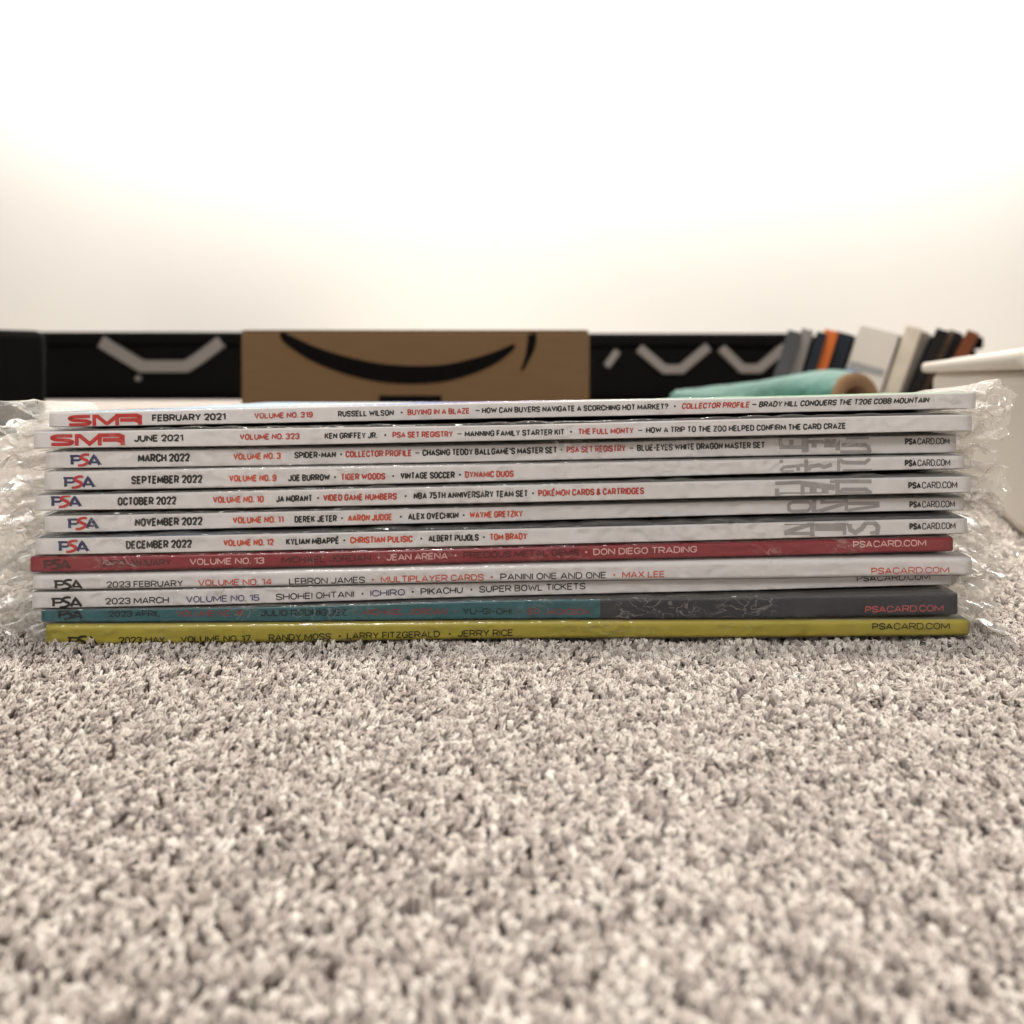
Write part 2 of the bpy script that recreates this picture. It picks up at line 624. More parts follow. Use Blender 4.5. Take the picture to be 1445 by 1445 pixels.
# top flaps meet under a strip of tape
bevel_box('flap', a.x + .001, c.x - .001, a.y + .001, a.y + .1485, zt - .0025, zt + .0005, M['cardboard'], root, 0.001, 1)
bevel_box('flap', a.x + .001, c.x - .001, a.y + .1515, a.y + .299, zt - .0025, zt + .0005, M['cardboard'], root, 0.001, 1)


def print_on_box(name, V, F, m, off=0.0006):
    verts = []
    for x, y in V:
        q = P(x, y, BD)
        verts.append((q.x, a.y - off, q.z))
    return link_mesh(name, verts, F, m, root)


sm = spline([(396, 470), (408, 480), (440, 498), (480, 513), (530, 525), (580, 529), (630, 526), (675, 514), (705, 501), (727, 487)], 6)
ws = []
for i in range(len(sm)):
    t = i / (len(sm) - 1)
    ws.append((3 + 23 * math.sin(math.pi * t) ** 0.7) if 0 < t < 1 else 3)
V, F = ribbon(sm, ws)
print_on_box('smile_print', V, F, M['print_black'])
ar = spline([(736, 523), (743, 508), (748, 494), (751, 478), (750, 471)], 5)
V, F = ribbon(ar, [3 + 9 * min(1, i / 12) for i in range(len(ar))])
print_on_box('arrow_print', V, F, M['print_black'])
V, F = [(535, 558), (623, 558), (623, 596), (535, 596)], [(0, 1, 2, 3)]
print_on_box('tape_strip', V, F, M['tape'], 0.0009)
tag(root, 'brown cardboard box printed with a black curved smile arrow, behind the stack', 'box')

# ------------------------------------------------------------------ leaning books behind, right
cols = {
    'slate': (0.07, 0.075, 0.08), 'grey': (0.22, 0.21, 0.20), 'orange': (0.55, 0.14, 0.035), 'ink': (0.018, 0.022, 0.03),
    'cream': (0.55, 0.50, 0.42), 'taupe': (0.26, 0.21, 0.17), 'brown': (0.09, 0.06, 0.04), 'black': (0.012, 0.011, 0.011),
    'rust': (0.16, 0.05, 0.025)}
books = [
    # px at row 480, width px, colour, lean px over 100 rows, top row, label
    (1116, 16, 'slate', 30, 468, 'thin slate grey book leaning beside the right black tote'),
    (1136, 14, 'grey', 28, 465, 'thin pale grey book leaning second from the black tote'),
    (1152, 12, 'ink', 28, 470, 'thin near black book leaning just before the orange one'),
    (1167, 16, 'orange', 30, 467, 'orange book leaning among dark books above the teal roll'),
    (1188, 22, 'ink', 30, 470, 'dark blue black book leaning right of the orange one'),
    (1276, 18, 'cream', 32, 463, 'cream book leaning just right of the white and blue folder'),
    (1291, 10, 'taupe', 36, 468, 'thin taupe book leaning between cream and black ones'),
    (1302, 9, 'grey', 38, 470, 'thin grey brown book leaning against the black ones'),
    (1314, 13, 'black', 40, 467, 'black book leaning right of the grey brown one'),
    (1328, 12, 'brown', 42, 469, 'dark brown book leaning near the white bin lid'),
    (1341, 15, 'black', 44, 469, 'glossy black book leaning over the white bin lid corner'),
    (1356, 13, 'rust', 46, 470, 'rust red book leaning last in the row, above the white bin lid'),
]
bd = 1.55
bs = S0 * bd / D0
zb = 0.0
for i, (px, w, cname, lean, top, label) in enumerate(books):
    zt = P(0, top, bd).z
    # foot of the book
    foot_row = HOR + (ZC) / bs
    fx = px - lean * (foot_row - 480) / 100
    ang = math.atan(lean / 100)
    L_ = zt / math.cos(ang)
    m = vary(mat(cname + '_book_cover', cols[cname], 0.5, 0.1), 0.25, 30)
    rt = empty('leaning_book', (P(fx, 0, bd).x, bd - D0, 0))
    tag(rt, label, 'book', 'books leaning in a row behind the teal roll')
    R = Matrix.Rotation(-math.atan2(P(px, 0, bd).x, bd), 3, 'Z') @ Matrix.Rotation(ang, 3, 'Y')
    hw = w * bs * 0.58
    loc = Vector((P(fx, 0, bd).x, bd - D0 + 0.012 * math.sin(i * 2.1), 0.0))
    bevel_box('cover', -hw, hw, 0, 0.17, 0, L_, m, rt, 0.0018, 2, rot=R, loc=loc)
    bevel_box('pages', -hw * .7, hw * .7, .004, .165, L_ - .0008, L_ + .0007, M['pages'], rt, 0.0004, 1, rot=R, loc=loc)
# white folder with blue print
R = Matrix.Rotation(-0.33, 3, 'Z') @ Matrix.Rotation(math.atan(.30), 3, 'Y')
q = P(1233 - 30, 480, bd)
fx = 1232 - 30 * (HOR + ZC / bs - 480) / 100
rt = empty('leaning_folder', (P(fx, 0, bd).x, bd - D0, 0))
loc = Vector((P(fx, 0, bd).x, bd - D0 - 0.006, 0))
bevel_box('folder_body', -26 * bs, 26 * bs, 0, .02, 0, P(0, 465, bd).z * 1.04, mat('white_card', (0.58, 0.55, 0.50), 0.4), rt, 0.002, 2, rot=R, loc=loc)
for (x0, x1, z0, z1, cc) in [(-26, 6, 44, 53, (0.07, 0.16, 0.36)), (-18, 24, 24, 40, (0.03, 0.05, 0.14)), (-24, 22, 64, 74, (0.28, 0.28, 0.29)),
                             (-26, -6, 54, 62, (0.10, 0.20, 0.38))]:
    bevel_box('printed_band', x0 * bs, x1 * bs, -.0012, .004, z0 * bs, z1 * bs, mat('band_ink', cc, 0.4), rt, 0.0003, 1, rot=R, loc=loc)
tag(rt, 'white folder with blue and grey printed bands, leaning among the dark books', 'folder')

# ------------------------------------------------------------------ teal roll with cardboard core
rt = empty('teal_wrap_roll', (P(1205, 0, 1.0).x, 1.0 - D0, 0))
ec = P(1205, 573, 1.0)
Rr = 0.044
ax = Vector((-0.42, 0.91, 0)).normalized()
side = Vector((0.91, 0.42, 0)).normalized()
up = Vector((0, 0, 1))
n = 56
V, F = [], []
ringspec = [(0.0, 1.0), (0.012, 1.06), (0.04, 1.02), (0.09, .92), (0.14, .80), (0.19, .72), (0.235, .66)]
k2 = 26
L_ = 0.36
for k in range(k2):
    t = k / (k2 - 1)
    rad = Rr * (0.99 + 0.05 * math.sin(t * 9) * (1 - t) - 0.30 * smooth(0.1, 1, t))
    for j in range(n):
        a_ = 2 * math.pi * j / n
        rj = rad * (1 + 0.035 * math.sin(a_ * 5 + t * 9) + 0.02 * math.sin(a_ * 11 - t * 20) * t)
        if k == 0:
            rj = rad
        c_ = ec + ax * (t * L_) + up * (rad - Rr)
        V.append(c_ + side * rj * math.cos(a_) + up * rj * math.sin(a_))
for k in range(k2 - 1):
    for j in range(n):
        F.append((k * n + j, k * n + (j + 1) % n, (k + 1) * n + (j + 1) % n, (k + 1) * n + j))
F.append(tuple((k2 - 1) * n + j for j in range(n)))
link_mesh('wrap', V, F, M['teal_film'], rt, True)
# cardboard core ring: thick tube
V, F = [], []
ri_, ro = Rr * 0.60, Rr * 0.985
prof = [(ro, 0.003), (ro, -0.004), (ro - .002, -0.006), (ri_ + .002, -0.006), (ri_, -0.004), (ri_, 0.2)]
for j in range(n):
    a_ = 2 * math.pi * j / n
    for (r_, t_) in prof:
        V.append(ec + ax * t_ + side * r_ * math.cos(a_) + up * r_ * math.sin(a_))
np_ = len(prof)
for j in range(n):
    for q in range(np_ - 1):
        F.append((j * np_ + q, ((j + 1) % n) * np_ + q, ((j + 1) % n) * np_ + q + 1, j * np_ + q + 1))
link_mesh('cardboard_core', V, F, M['cardboard_edge'], rt, True)
tag(rt, 'roll of teal wrap on a brown cardboard core, lying behind the stack', 'roll')

# ------------------------------------------------------------------ white bin, right
C1 = P(1300, 530, 0.75)
N1 = P(1430, 530, 0.36)
dirv = Vector((N1.x - C1.x, N1.y - C1.y, 0)).normalized()
nrm = Vector((-dirv.y, dirv.x, 0))
if nrm.x < 0:
    nrm = -nrm
rt = empty('white_bin', (C1.x + dirv.x * .2 + nrm.x * .12, C1.y + dirv.y * .2 + nrm.y * .12, 0))
Rm = Matrix(((dirv.x, nrm.x, 0), (dirv.y, nrm.y, 0), (0, 0, 1)))
base = Vector((C1.x, C1.y, 0))
zl = ZC + 0.0030
ztp = ZC + 0.0125
bevel_box('bin_body', 0.012, 0.42, 0.008, 0.30, -0.003, zl + 0.002, M['white_plastic'], rt, 0.010, 4, taper=0.0, rot=Rm, loc=base)
bevel_box('lid', -0.002, 0.43, 0, 0.31, zl, ztp, M['white_plastic'], rt, 0.004, 4, rot=Rm, loc=base)
bevel_box('lid_panel', 0.02, 0.41, 0.022, 0.29, ztp - .001, ztp + .0035, M['white_plastic'], rt, 0.0015, 2, rot=Rm, loc=base)
tag(rt, 'low white plastic bin with a rimmed lid, right of the magazine stack', 'bin')

# ------------------------------------------------------------------ magazines
XS = (0, 360, 720, 1080, 1)
MAGS = [
    # name, ends, top rows, bottom rows at (left, 360, 720, 1080, right), front offset mm (left, right)
    dict(e=(70, 1376), top=(583, 576, 567.5, 561, 553), bot=(603, 597.5, 590, 582.5, 576), y=(0.2, 0.2), sp='white_spine', rnd=.08,
         cov=printed('pale_blue_cover', [(60, (.20, .20, .21)), (128, (.22, .21, .22)), (131, (.34, .52, .72)), (300, (.42, .55, .70)), (480, (.55, .60, .66)),
                                         (560, (.25, .36, .66)), (640, (.22, .24, .56)), (760, (.42, .36, .55)), (880, (.50, .53, .56)), (1020, (.34, .52, .42)), (1150, (.26, .55, .32)), (1380, (.34, .58, .38))]),
         back=(.02, .02, .02), label='white magazine in clear sleeve reading FEBRUARY 2021, topmost in the stack'),
    dict(e=(52, 1366), top=(609, 604, 599.5, 590, 584), bot=(632, 628.5, 621, 614, 606.5), y=(1.6, 1.8), sp='white_spine', rnd=.09,
         cov=printed('grey_lavender_cover', [(0, (.35, .32, .45)), (190, (.4, .4, .45)), (240, (.06, .07, .075)), (600, (.09, .085, .10)), (885, (.05, .06, .06)), (897, (.55, .53, .55)), (1060, (.42, .38, .50)), (1180, (.12, .11, .15)), (1400, (.10, .10, .12))]),
         back=(.02, .02, .02), label='white magazine in clear sleeve reading JUNE 2021, second from the top'),
    dict(e=(65, 1362), top=(638, 633.5, 628, 620, 615), bot=(661, 658, 652, 645, 641), y=(0.2, -4.6), sp='white_spine', rnd=.08,
         cov=(.10, .10, .10), back=(.03, .03, .025), label='white magazine in clear sleeve reading MARCH 2022 and VOLUME NO. 3'),
    dict(e=(65, 1364), top=(665.5, 659.5, 655, 648.5, 643), bot=(692, 687.5, 679, 669, 661.5), y=(0.9, -1.2), sp='white_spine', rnd=.11,
         cov=(.45, .43, .44), back=(.03, .03, .03), label='white magazine in clear sleeve reading SEPTEMBER 2022 and VOLUME NO. 9'),
    dict(e=(52, 1366), top=(699, 692, 684, 676.5, 671), bot=(720, 716, 708.5, 700, 693.5), y=(0.8, 1.4), sp='white_spine', rnd=.09,
         cov=(.13, .135, .14), back=(.10, .09, .10), label='white magazine in clear sleeve reading OCTOBER 2022 and VOLUME NO. 10'),
    dict(e=(65, 1370), top=(728, 723, 716, 708, 704), bot=(752, 745, 737, 728, 722.5), y=(0.7, -3.6), sp='white_spine', rnd=.09,
         cov=(.20, .19, .185), back=(.012, .02, .04), label='white magazine in clear sleeve reading NOVEMBER 2022 and VOLUME NO. 11'),
    dict(e=(53, 1362), top=(759.5, 753, 745.5, 736.5, 730), bot=(782.5, 776.5, 768.5, 759.5, 751), y=(1.0, 1.2), sp='white_spine', rnd=.09,
         cov=printed('navy_cover', [(40, (.30, .36, .48)), (120, (.03, .07, .15)), (320, (.22, .32, .50)), (420, (.012, .03, .06)), (1300, (.012, .02, .035))]),
         back=(.10, .07, .07), label='white magazine in clear sleeve reading DECEMBER 2022, resting on the red one'),
    dict(e=(45, 1344), top=(785.5, 779, 771, 763, 757), bot=(808, 801.5, 793, 785, 777.5), y=(0.7, 0.3), sp='red_spine', rnd=.22,
         cov=(.12, .01, .018), back=(.10, .01, .015), label='red magazine in clear sleeve, the only red spine in the stack'),
    dict(e=(48, 1367), top=(811.5, 805, 796, 788, 784.5), bot=(833, 827, 820, 815.5, 810), y=(0.6, 1.6), sp='white_spine', rnd=.22,
         cov=(.55, .48, .50), back=(.03, .04, .03), label='white magazine in clear sleeve with black and orange words, right under the red one'),
    dict(e=(48, 1351), top=(835.5, 830, 823, 817.5, 811.5), bot=(858, 852.5, 842.5, 836, 829), y=(0.9, -3.4), sp='white_spine', rnd=.10,
         cov=(.10, .13, .09), back=(.012, .013, .015), label='white magazine in clear sleeve reading 2023 MARCH, lying on the teal one'),
    dict(e=(59, 1349), top=(860.5, 857, 846, 842.5, 836), bot=(877.5, 877, 872.5, 872.5, 866), y=(0.2, 0.8), sp='teal_spine', rnd=.10,
         cov=(.015, .02, .025), back=(.03, .035, .035), label='teal and slate grey magazine in clear sleeve, second from the bottom'),
    dict(e=(66, 1365), top=(881, 879, 875.5, 874.5, 873.5), bot=(911, 907, 901, 899.5, 896), y=(0.5, 0.8), sp='yellow_spine', rnd=.22,
         cov=(.07, .06, .02), back=(.2, .17, .03), label='mustard yellow magazine in clear sleeve, lowest in the stack on the carpet'),
]
DEPTH = 0.205


def interp(mag, key, px):
    e0, e1 = mag['e']
    xs = [e0, 360, 720, 1080, e1]
    return float(np.interp(px, xs, mag[key]))


# soften the piecewise rows into smooth curves, sampled every 10 px
for mag in MAGS:
    g = np.arange(-40, 1500, 10.0)
    for key in ('top', 'bot'):
        raw = np.array([interp(mag, key, x) for x in g])
        k = np.exp(-0.5 * (np.arange(-14, 15) / 6.0) ** 2)
        k /= k.sum()
        pad = np.pad(raw, 14, mode='edge')
        sm_ = np.convolve(pad, k, 'valid')
        mag[key + 's'] = sm_
    mag['g'] = g
# straight extension past both ends is not wanted: rows stay flat there


def row(mag, key, px):
    return float(np.interp(px, mag['g'], mag[key + 's']))


# heights at the fore-edge, where the pile lies closed
zacc = 0.0008
tsum = sum((row(mg, 'bot', 720) - row(mg, 'top', 720)) * S0 for mg in MAGS)
TH = (ZC - 0.0150 - 0.0008 - 11 * 0.00009) / tsum
GAP_B = 0.00009
back_z = []
for mag in reversed(MAGS):
    t = (row(mag, 'bot', 720) - row(mag, 'top', 720)) * S0 * TH
    back_z.append((zacc + t, zacc))
    zacc += t + GAP_B
back_z.reverse()


def yfront(mag, px):
    e0, e1 = mag['e']
    return -float(np.interp(px, [e0, e1], mag['y'])) / 1000.0


_fr = {}


def fronts(px):
    key = round(px, 3)
    if key not in _fr:
        _fr[key] = ([ZC - (row(mg, 'top', px) - HOR) * S0 for mg in MAGS], [ZC - (row(mg, 'bot', px) - HOR) * S0 for mg in MAGS])
    return _fr[key]


def body_z(i, px, s):
    """top and bottom height of magazine i at photo column px, s metres behind its spine"""
    mag = MAGS[i]
    T, B = fronts(px)
    c = smooth(-0.004, 0.034, s) - smooth(-0.004, 0.034, 0) * (1 - min(1, s / 0.034))
    foot = B[-1] + (0.0008 - B[-1]) * min(1, s / 0.213)
    Hf = T[0] - B[-1]
    q = min(1, s / 0.213)
    Hs = Hf + (ZC - 0.0150 - 0.0008 - Hf) * q * (1.15 - 0.15 * q)
    k = (Hs - 0.00006 * 11) / sum(t - b for t, b in zip(T, B))
    zb_ = foot
    for j in range(11, i, -1):
        zb_ += (T[j] - B[j]) * k + 0.00006
    zt = zb_ + (T[i] - B[i]) * k
    return T[i] + (zt - T[i]) * c, B[i] + (zb_ - B[i]) * c


def wav(x, z, seed):
    return noise.noise(Vector((x * 60, z * 200, seed * 7.3)))


def spine_profile(mag, i, px, n=9, extra=0.0):
    """points (y, z) round the spine from the top cover to the back cover"""
    zt, zb_ = body_z(i, px, 0)
    zt += extra
    zb_ -= extra
    t = zt - zb_
    r = max(mag['rnd'] * t, 0.0004)
    y0 = yfront(mag, px) - extra
    out = []
    for k in range(n):
        a_ = math.pi / 2 * k / (n - 1)
        out.append((y0 + r - r * math.sin(a_), zt - r + r * math.cos(a_)))
    for k in range(1, 5):
        f = k / 5
        out.append((y0, zt - r - (t - 2 * r) * f))
    for k in range(n):
        a_ = math.pi / 2 * k / (n - 1)
        out.append((y0 + r - r * math.cos(a_), zb_ + r - r * math.sin(a_)))
    return out, r


def flat_mat(name, c):
    return vary(mat(name, c, 0.3), 0.15, 25)


def build_cover(i, mag, root):
    e0, e1 = mag['e']
    NX = 90
    ss = [0.213 * v for v in (0.02, 0.045, 0.07, 0.10, 0.13, 0.16, 0.20, 0.30, 0.45, 0.62, 0.80, 1.0)]
    V, F, mids = [], [], []
    rows_n = None
    for a_ in range(NX + 1):
        px = e0 + (e1 - e0) * a_ / NX
        x = (px - 722.5) * S0
        prof, r = spine_profile(mag, i, px)
        y0 = yfront(mag, px)
        line = []
        for s in reversed(ss):
            zt, zb_ = body_z(i, px, s)
            line.append((x, y0 + s * DEPTH / 0.213, zt))
        for (y, z) in prof:
            line.append((x, y, z))
        for s in ss:
            zt, zb_ = body_z(i, px, s)
            line.append((x, y0 + s * DEPTH / 0.213, zb_))
        rows_n = len(line)
        # rounded head and tail of the spine
        edge = min(a_, NX - a_)
        V += line
    ns = len(ss)
    npf = rows_n - 2 * ns
    for a_ in range(NX):
        for k in range(rows_n - 1):
            A = a_ * rows_n + k
            F.append((A, A + 1, A + rows_n + 1, A + rows_n))
            if k < ns + 1:
                mids.append(1)
            elif k < ns + npf - 2:
                mids.append(0)
            else:
                mids.append(2)
    cov = mag['cov'] if not isinstance(mag['cov'], tuple) else flat_mat('cover_print', mag['cov'])
    bk = flat_mat('back_cover_print', mag['back'])
    o = link_mesh('cover', V, F, [M[mag['sp']], cov, bk], root, True, mids)
    sd = o.modifiers.new('paper', 'SOLIDIFY')
    sd.thickness = 0.00022
    sd.offset = -1
    # page block
    V, F = [], []
    NP = 30
    for a_ in range(NP + 1):
        px = e0 + 3 + (e1 - e0 - 6) * a_ / NP
        x = (px - 722.5) * S0
        y0 = yfront(mag, px)
        for s in (0.001, 0.015, 0.034, 0.064, 0.13, 0.17, 0.2115):
            zt, zb_ = body_z(i, px, s)
            in_ = 0.00028 if s > 0.002 else (zt - zb_) * 0.2
            V.append((x, y0 + s * DEPTH / .213, zt - in_))
            V.append((x, y0 + s * DEPTH / .213, zb_ + in_))
    k = 14
    for a_ in range(NP):
        for q in range(6):
            A = a_ * k + 2 * q
            F.append((A, A + k, A + k + 2, A + 2))
            F.append((A + 1, A + 3, A + k + 3, A + k + 1))
        F.append((a_ * k, a_ * k + 1, a_ * k + k + 1, a_ * k + k))
        F.append((a_ * k + 12, a_ * k + k + 12, a_ * k + k + 13, a_ * k + 13))
    for base_ in (0, NP * k):
        for q in range(6):
            A = base_ + 2 * q
            F.append((A, A + 2, A + 3, A + 1))
    link_mesh('pages', V, F, M['pages'], root)


def place_on_spine(i, mag, pts2, lift=0.00009):
    """photo-pixel points of a print -> points lying on the spine paper"""
    out = []
    for px, py in pts2:
        px = min(max(px, mag['e'][0] + 1), mag['e'][1] - 1)
        t, b_ = row(mag, 'top', px), row(mag, 'bot', px)
        py = min(max(py, t + 0.7), b_ - 0.7)
        r = max(mag['rnd'] * (b_ - t), 0.0004 / S0)
        y = yfront(mag, px)
        dd = max(0.0, r - (py - t), r - (b_ - py))
        y += (r - math.sqrt(max(r * r - dd * dd, 0))) * S0
        out.append(((px - 722.5) * S0, y - lift, ZC - (py - HOR) * S0))
    return out


GL = {
    'A': (1.08, '0,0 .5,1 1,0;.17,.28 .83,.28'), 'B': (.95, '0,0 0,1 .94r,1 .94r,.52 0,.52;.3,.52 1r,.52 1r,0 0,0'),
    'C': (.95, '1,.70 1r,1 0r,1 0r,0 1r,0 1,.30'), 'D': (.98, '0,0 0,1 1r,1 1r,0 0,0'), 'E': (.82, '1,1 0,1 0,0 1,0;0,.52 .88,.52'),
    'F': (.80, '1,1 0,1 0,0;0,.50 .88,.50'), 'G': (1.0, '1,.72 1r,1 0r,1 0r,0 1r,0 1,.46 .55,.46'), 'H': (1.0, '0,0 0,1;1,0 1,1;0,.5 1,.5'),
    'I': (0.0, '0,0 0,1'), 'J': (.80, '1,1 1r,0 0r,0 0,.26'), 'K': (.98, '0,0 0,1;1,1 .02,.40;.32,.58 1,0'), 'L': (.78, '0,1 0,0 1,0'),
    'M': (1.30, '0,0 0,1 .5,.18 1,1 1,0'), 'N': (1.05, '0,0 0,1 1,0 1,1'), 'O': (1.0, '@0r,0 0r,1 1r,1 1r,0'), 'P': (.95, '0,0 0,1 1r,1 1r,.42 0,.42'),
    'Q': (1.0, '@0r,0 0r,1 1r,1 1r,0;.58,.26 1.05,-.08'), 'R': (.98, '0,0 0,1 1r,1 1r,.44 0,.44;.52,.44 1,0'),
    'S': (.95, '1,.74 1r,1 0r,1 0r,.54 1r,.46 1r,0 0r,0 0,.26'), 'T': (.92, '0,1 1,1;.5,1 .5,0'), 'U': (1.0, '0,1 0r,0 1r,0 1,1'),
    'V': (1.02, '0,1 .5,0 1,1'), 'W': (1.55, '0,1 .25,0 .5,.86 .75,0 1,1'), 'X': (1.0, '0,0 1,1;0,1 1,0'), 'Y': (1.0, '0,1 .5,.45 1,1;.5,.45 .5,0'),
    'Z': (.9, '0,1 1,1 0,0 1,0'), '0': (.95, '@0r,0 0r,1 1r,1 1r,0'), '1': (.45, '0,.80 1,1 1,0'), '2': (.92, '0,.72 0r,1 1r,1 1r,.56 0,0 1,0'),
    '3': (.92, '0,.76 0r,1 1r,1 1r,.53 .4,.53;.4,.53 1r,.53 1r,0 0r,0 0,.24'), '4': (1.0, '.78,0 .78,1 0,.26 1.05,.26'),
    '5': (.92, '1,1 .05,1 .05,.58 1r,.62 1r,0 0r,0 0,.24'), '6': (.92, '1,.76 1r,1 0r,1 0r,0 1r,0 1r,.57 0,.57'), '7': (.88, '0,1 1,1 .35,0'),
    '8': (.94, '@.04r,.53 .04r,1 .96r,1 .96r,.53;@0r,0 0r,.53 1r,.53 1r,0'), '9': (.92, '0,.24 0r,0 1r,0 1r,1 0r,1 0r,.43 1,.43'),
    '.': (0.0, '0,-.06 0,.10'), ',': (0.05, '1,.10 0,-.16'), '-': (.55, '0,.45 1,.45'), '\u2019': (.08, '1,1.05 0,.72'), '!': (0.0, '0,1 0,.32;0,.10 0,-.06'),
    '?': (.85, '0,.72 0r,1 1r,1 1r,.55 .5,.45 .5,.28;.5,.10 .5,-.06'), '&': (1.0, '1,0 .15,.72 .15r,1 .75r,1 .75,.72 0r,.42 0r,0 .8r,0 1,.42'),
    '\u00c9': (.82, '1,1 0,1 0,0 1,0;0,.52 .88,.52;.35,1.16 .8,1.36'), '\u00cd': (0.0, '0,0 0,1;-.1,1.16 .2,1.36'),
}


def round_path(pts, rad, closed):
    """pts = [(x, y, is_round)]: corners marked round become arcs of radius up to rad"""
    out = []
    n = len(pts)
    for i in range(n):
        x, y, rd = pts[i]
        if not rd or (not closed and i in (0, n - 1)):
            out.append((x, y))
            continue
        p, q = pts[i - 1], pts[(i + 1) % n]
        a, b = math.hypot(p[0] - x, p[1] - y), math.hypot(q[0] - x, q[1] - y)
        if a < 1e-6 or b < 1e-6:
            out.append((x, y))
            continue
        ka = min(rad, a * (.5 if p[2] else .9)) / a
        kb = min(rad, b * (.5 if q[2] else .9)) / b
        A = (x + (p[0] - x) * ka, y + (p[1] - y) * ka)
        B = (x + (q[0] - x) * kb, y + (q[1] - y) * kb)
        for k in range(5):
            t = k / 4
            u, v, w_ = (1 - t) ** 2, 2 * t * (1 - t), t * t
            # pull the curve toward the corner a little, as a circular arc would
            out.append((u * A[0] + v * (x * .95 + (A[0] + B[0]) * .025) + w_ * B[0], u * A[1] + v * (y * .95 + (A[1] + B[1]) * .025) + w_ * B[1]))
    return out


def densify(pts, step, closed=False):
    out = []
    n = len(pts)
    for i in range(n if closed else n - 1):
        a, b = pts[i], pts[(i + 1) % n]
        m = max(1, int(math.hypot(b[0] - a[0], b[1] - a[1]) / step))
        for k in range(m):
            out.append((a[0] + (b[0] - a[0]) * k / m, a[1] + (b[1] - a[1]) * k / m))
    if not closed:
        out.append(pts[-1])
    return out


def lettering(i, mag, root, name, text, x0, x1, v0, v1, cap, m, bold=0.2, round_=0.5, shear=0.0):
    """capital lettering of even stroke fitted between photo columns x0 and x1"""
    sw = bold * cap
    A_, B_ = 0.0, 0.0           # total width = A_ * W + B_
    prev = None
    for ch in text:
        if ch == ' ':
            A_ += .60
            prev = None
            continue
        if prev is not None:
            A_ += .15
            B_ += sw * .72
        A_ += GL[ch][0]
        prev = ch
        B_ += 0
    words = text.count(' ')
    B_ += sw + words * sw
    Wd = (x1 - x0 - B_) / A_
    x = x0 + sw / 2
    verts, lifts, F = [], [], []
    prev = None
    for ch in text:
        if ch == ' ':
            x += .60 * Wd + sw
            prev = None
            continue
        if prev is not None:
            x += .15 * Wd + sw * .72
        w_, spec = GL[ch]
        for si, st in enumerate(spec.split(';')):
            closed = st[0] == '@'
            pp = []
            for tok in st.lstrip('@').split(' '):
                a, b_ = tok.split(',')
                rd = a.endswith('r')
                fx = float(a.rstrip('r')) if w_ > 0 else float(a) * 0.8
                pp.append((x + fx * (w_ if w_ > 0 else 1) * Wd, float(b_) * (cap - sw) + sw / 2, rd))
            path = round_path(pp, round_ * min(max(w_, .5) * Wd * 1.0, cap * .5), closed)
            path = densify(path, 2.6, closed)
            v, f = ribbon(path, sw, closed)
            b0 = len(verts)
            for (vx, vy) in v:
                px = vx + shear * vy
                t, bb = row(mag, 'top', px), row(mag, 'bot', px)
                u = (px - x0) / (x1 - x0)
                cy = t + (bb - t) * (v0 + (v1 - v0) * u)
                verts.append((px, cy - (vy - cap / 2)))
                lifts.append(si)
            F += [tuple(b0 + q for q in ff) for ff in f]
        x += w_ * Wd
        prev = ch
    P3 = place_on_spine(i, mag, verts)
    P3 = [(a, b_ - 0.000005 * l, c) for (a, b_, c), l in zip(P3, lifts)]
    return link_mesh(name, P3, F, m, root)


def strokes(i, mag, root, name, paths, m, lift=0.00009):
    V, F = [], []
    lifts = []
    for k_, (pts_, w) in enumerate(paths):
        if not isinstance(w, (list, tuple)):
            pts_ = densify(pts_, 3.0)
        v, f = ribbon(pts_, w)
        b0 = len(V)
        V += v
        lifts += [k_] * len(v)
        F += [tuple(b0 + q for q in ff) for ff in f]
    P3 = place_on_spine(i, mag, V, lift)
    P3 = [(a, b_ - 0.000004 * l, c) for (a, b_, c), l in zip(P3, lifts)]
    return link_mesh(name, P3, F, m, root)


def smr(i, mag, root, x0, x1, y0, y1, slope):
    """wide heavy S M R"""
    W_, H_ = x1 - x0, y1 - y0

    def T(u, v):
        return (x0 + u * W_, y0 + v * H_ + slope * (u - .5))
    w = H_ * 0.30
    S_ = [T(*p) for p in spline([(.30, .14), (.18, .13), (.07, .15), (.025, .29), (.07, .44), (.16, .49), (.25, .54), (.30, .68), (.26, .84), (.15, .87), (.02, .86)], 5)]
    M1 = [T(.355, 1.0), T(.355, .15), T(.40, .15), T(.525, .86), T(.655, .15), T(.70, .15)]
    M2 = [T(.66, 1.0), T(.66, .12), T(.92, .13), T(.965, .25), T(.965, .40), T(.92, .53), T(.70, .53)]
    R1 = [T(.90, .56), T(.962, .68), T(.965, 1.0)]
    ww = w * 1.15
    strokes(i, mag, root, 'logo', [(S_, w), (M1, ww), (M2, ww), (R1, ww * 1.1)], M['ink_logo_red'])


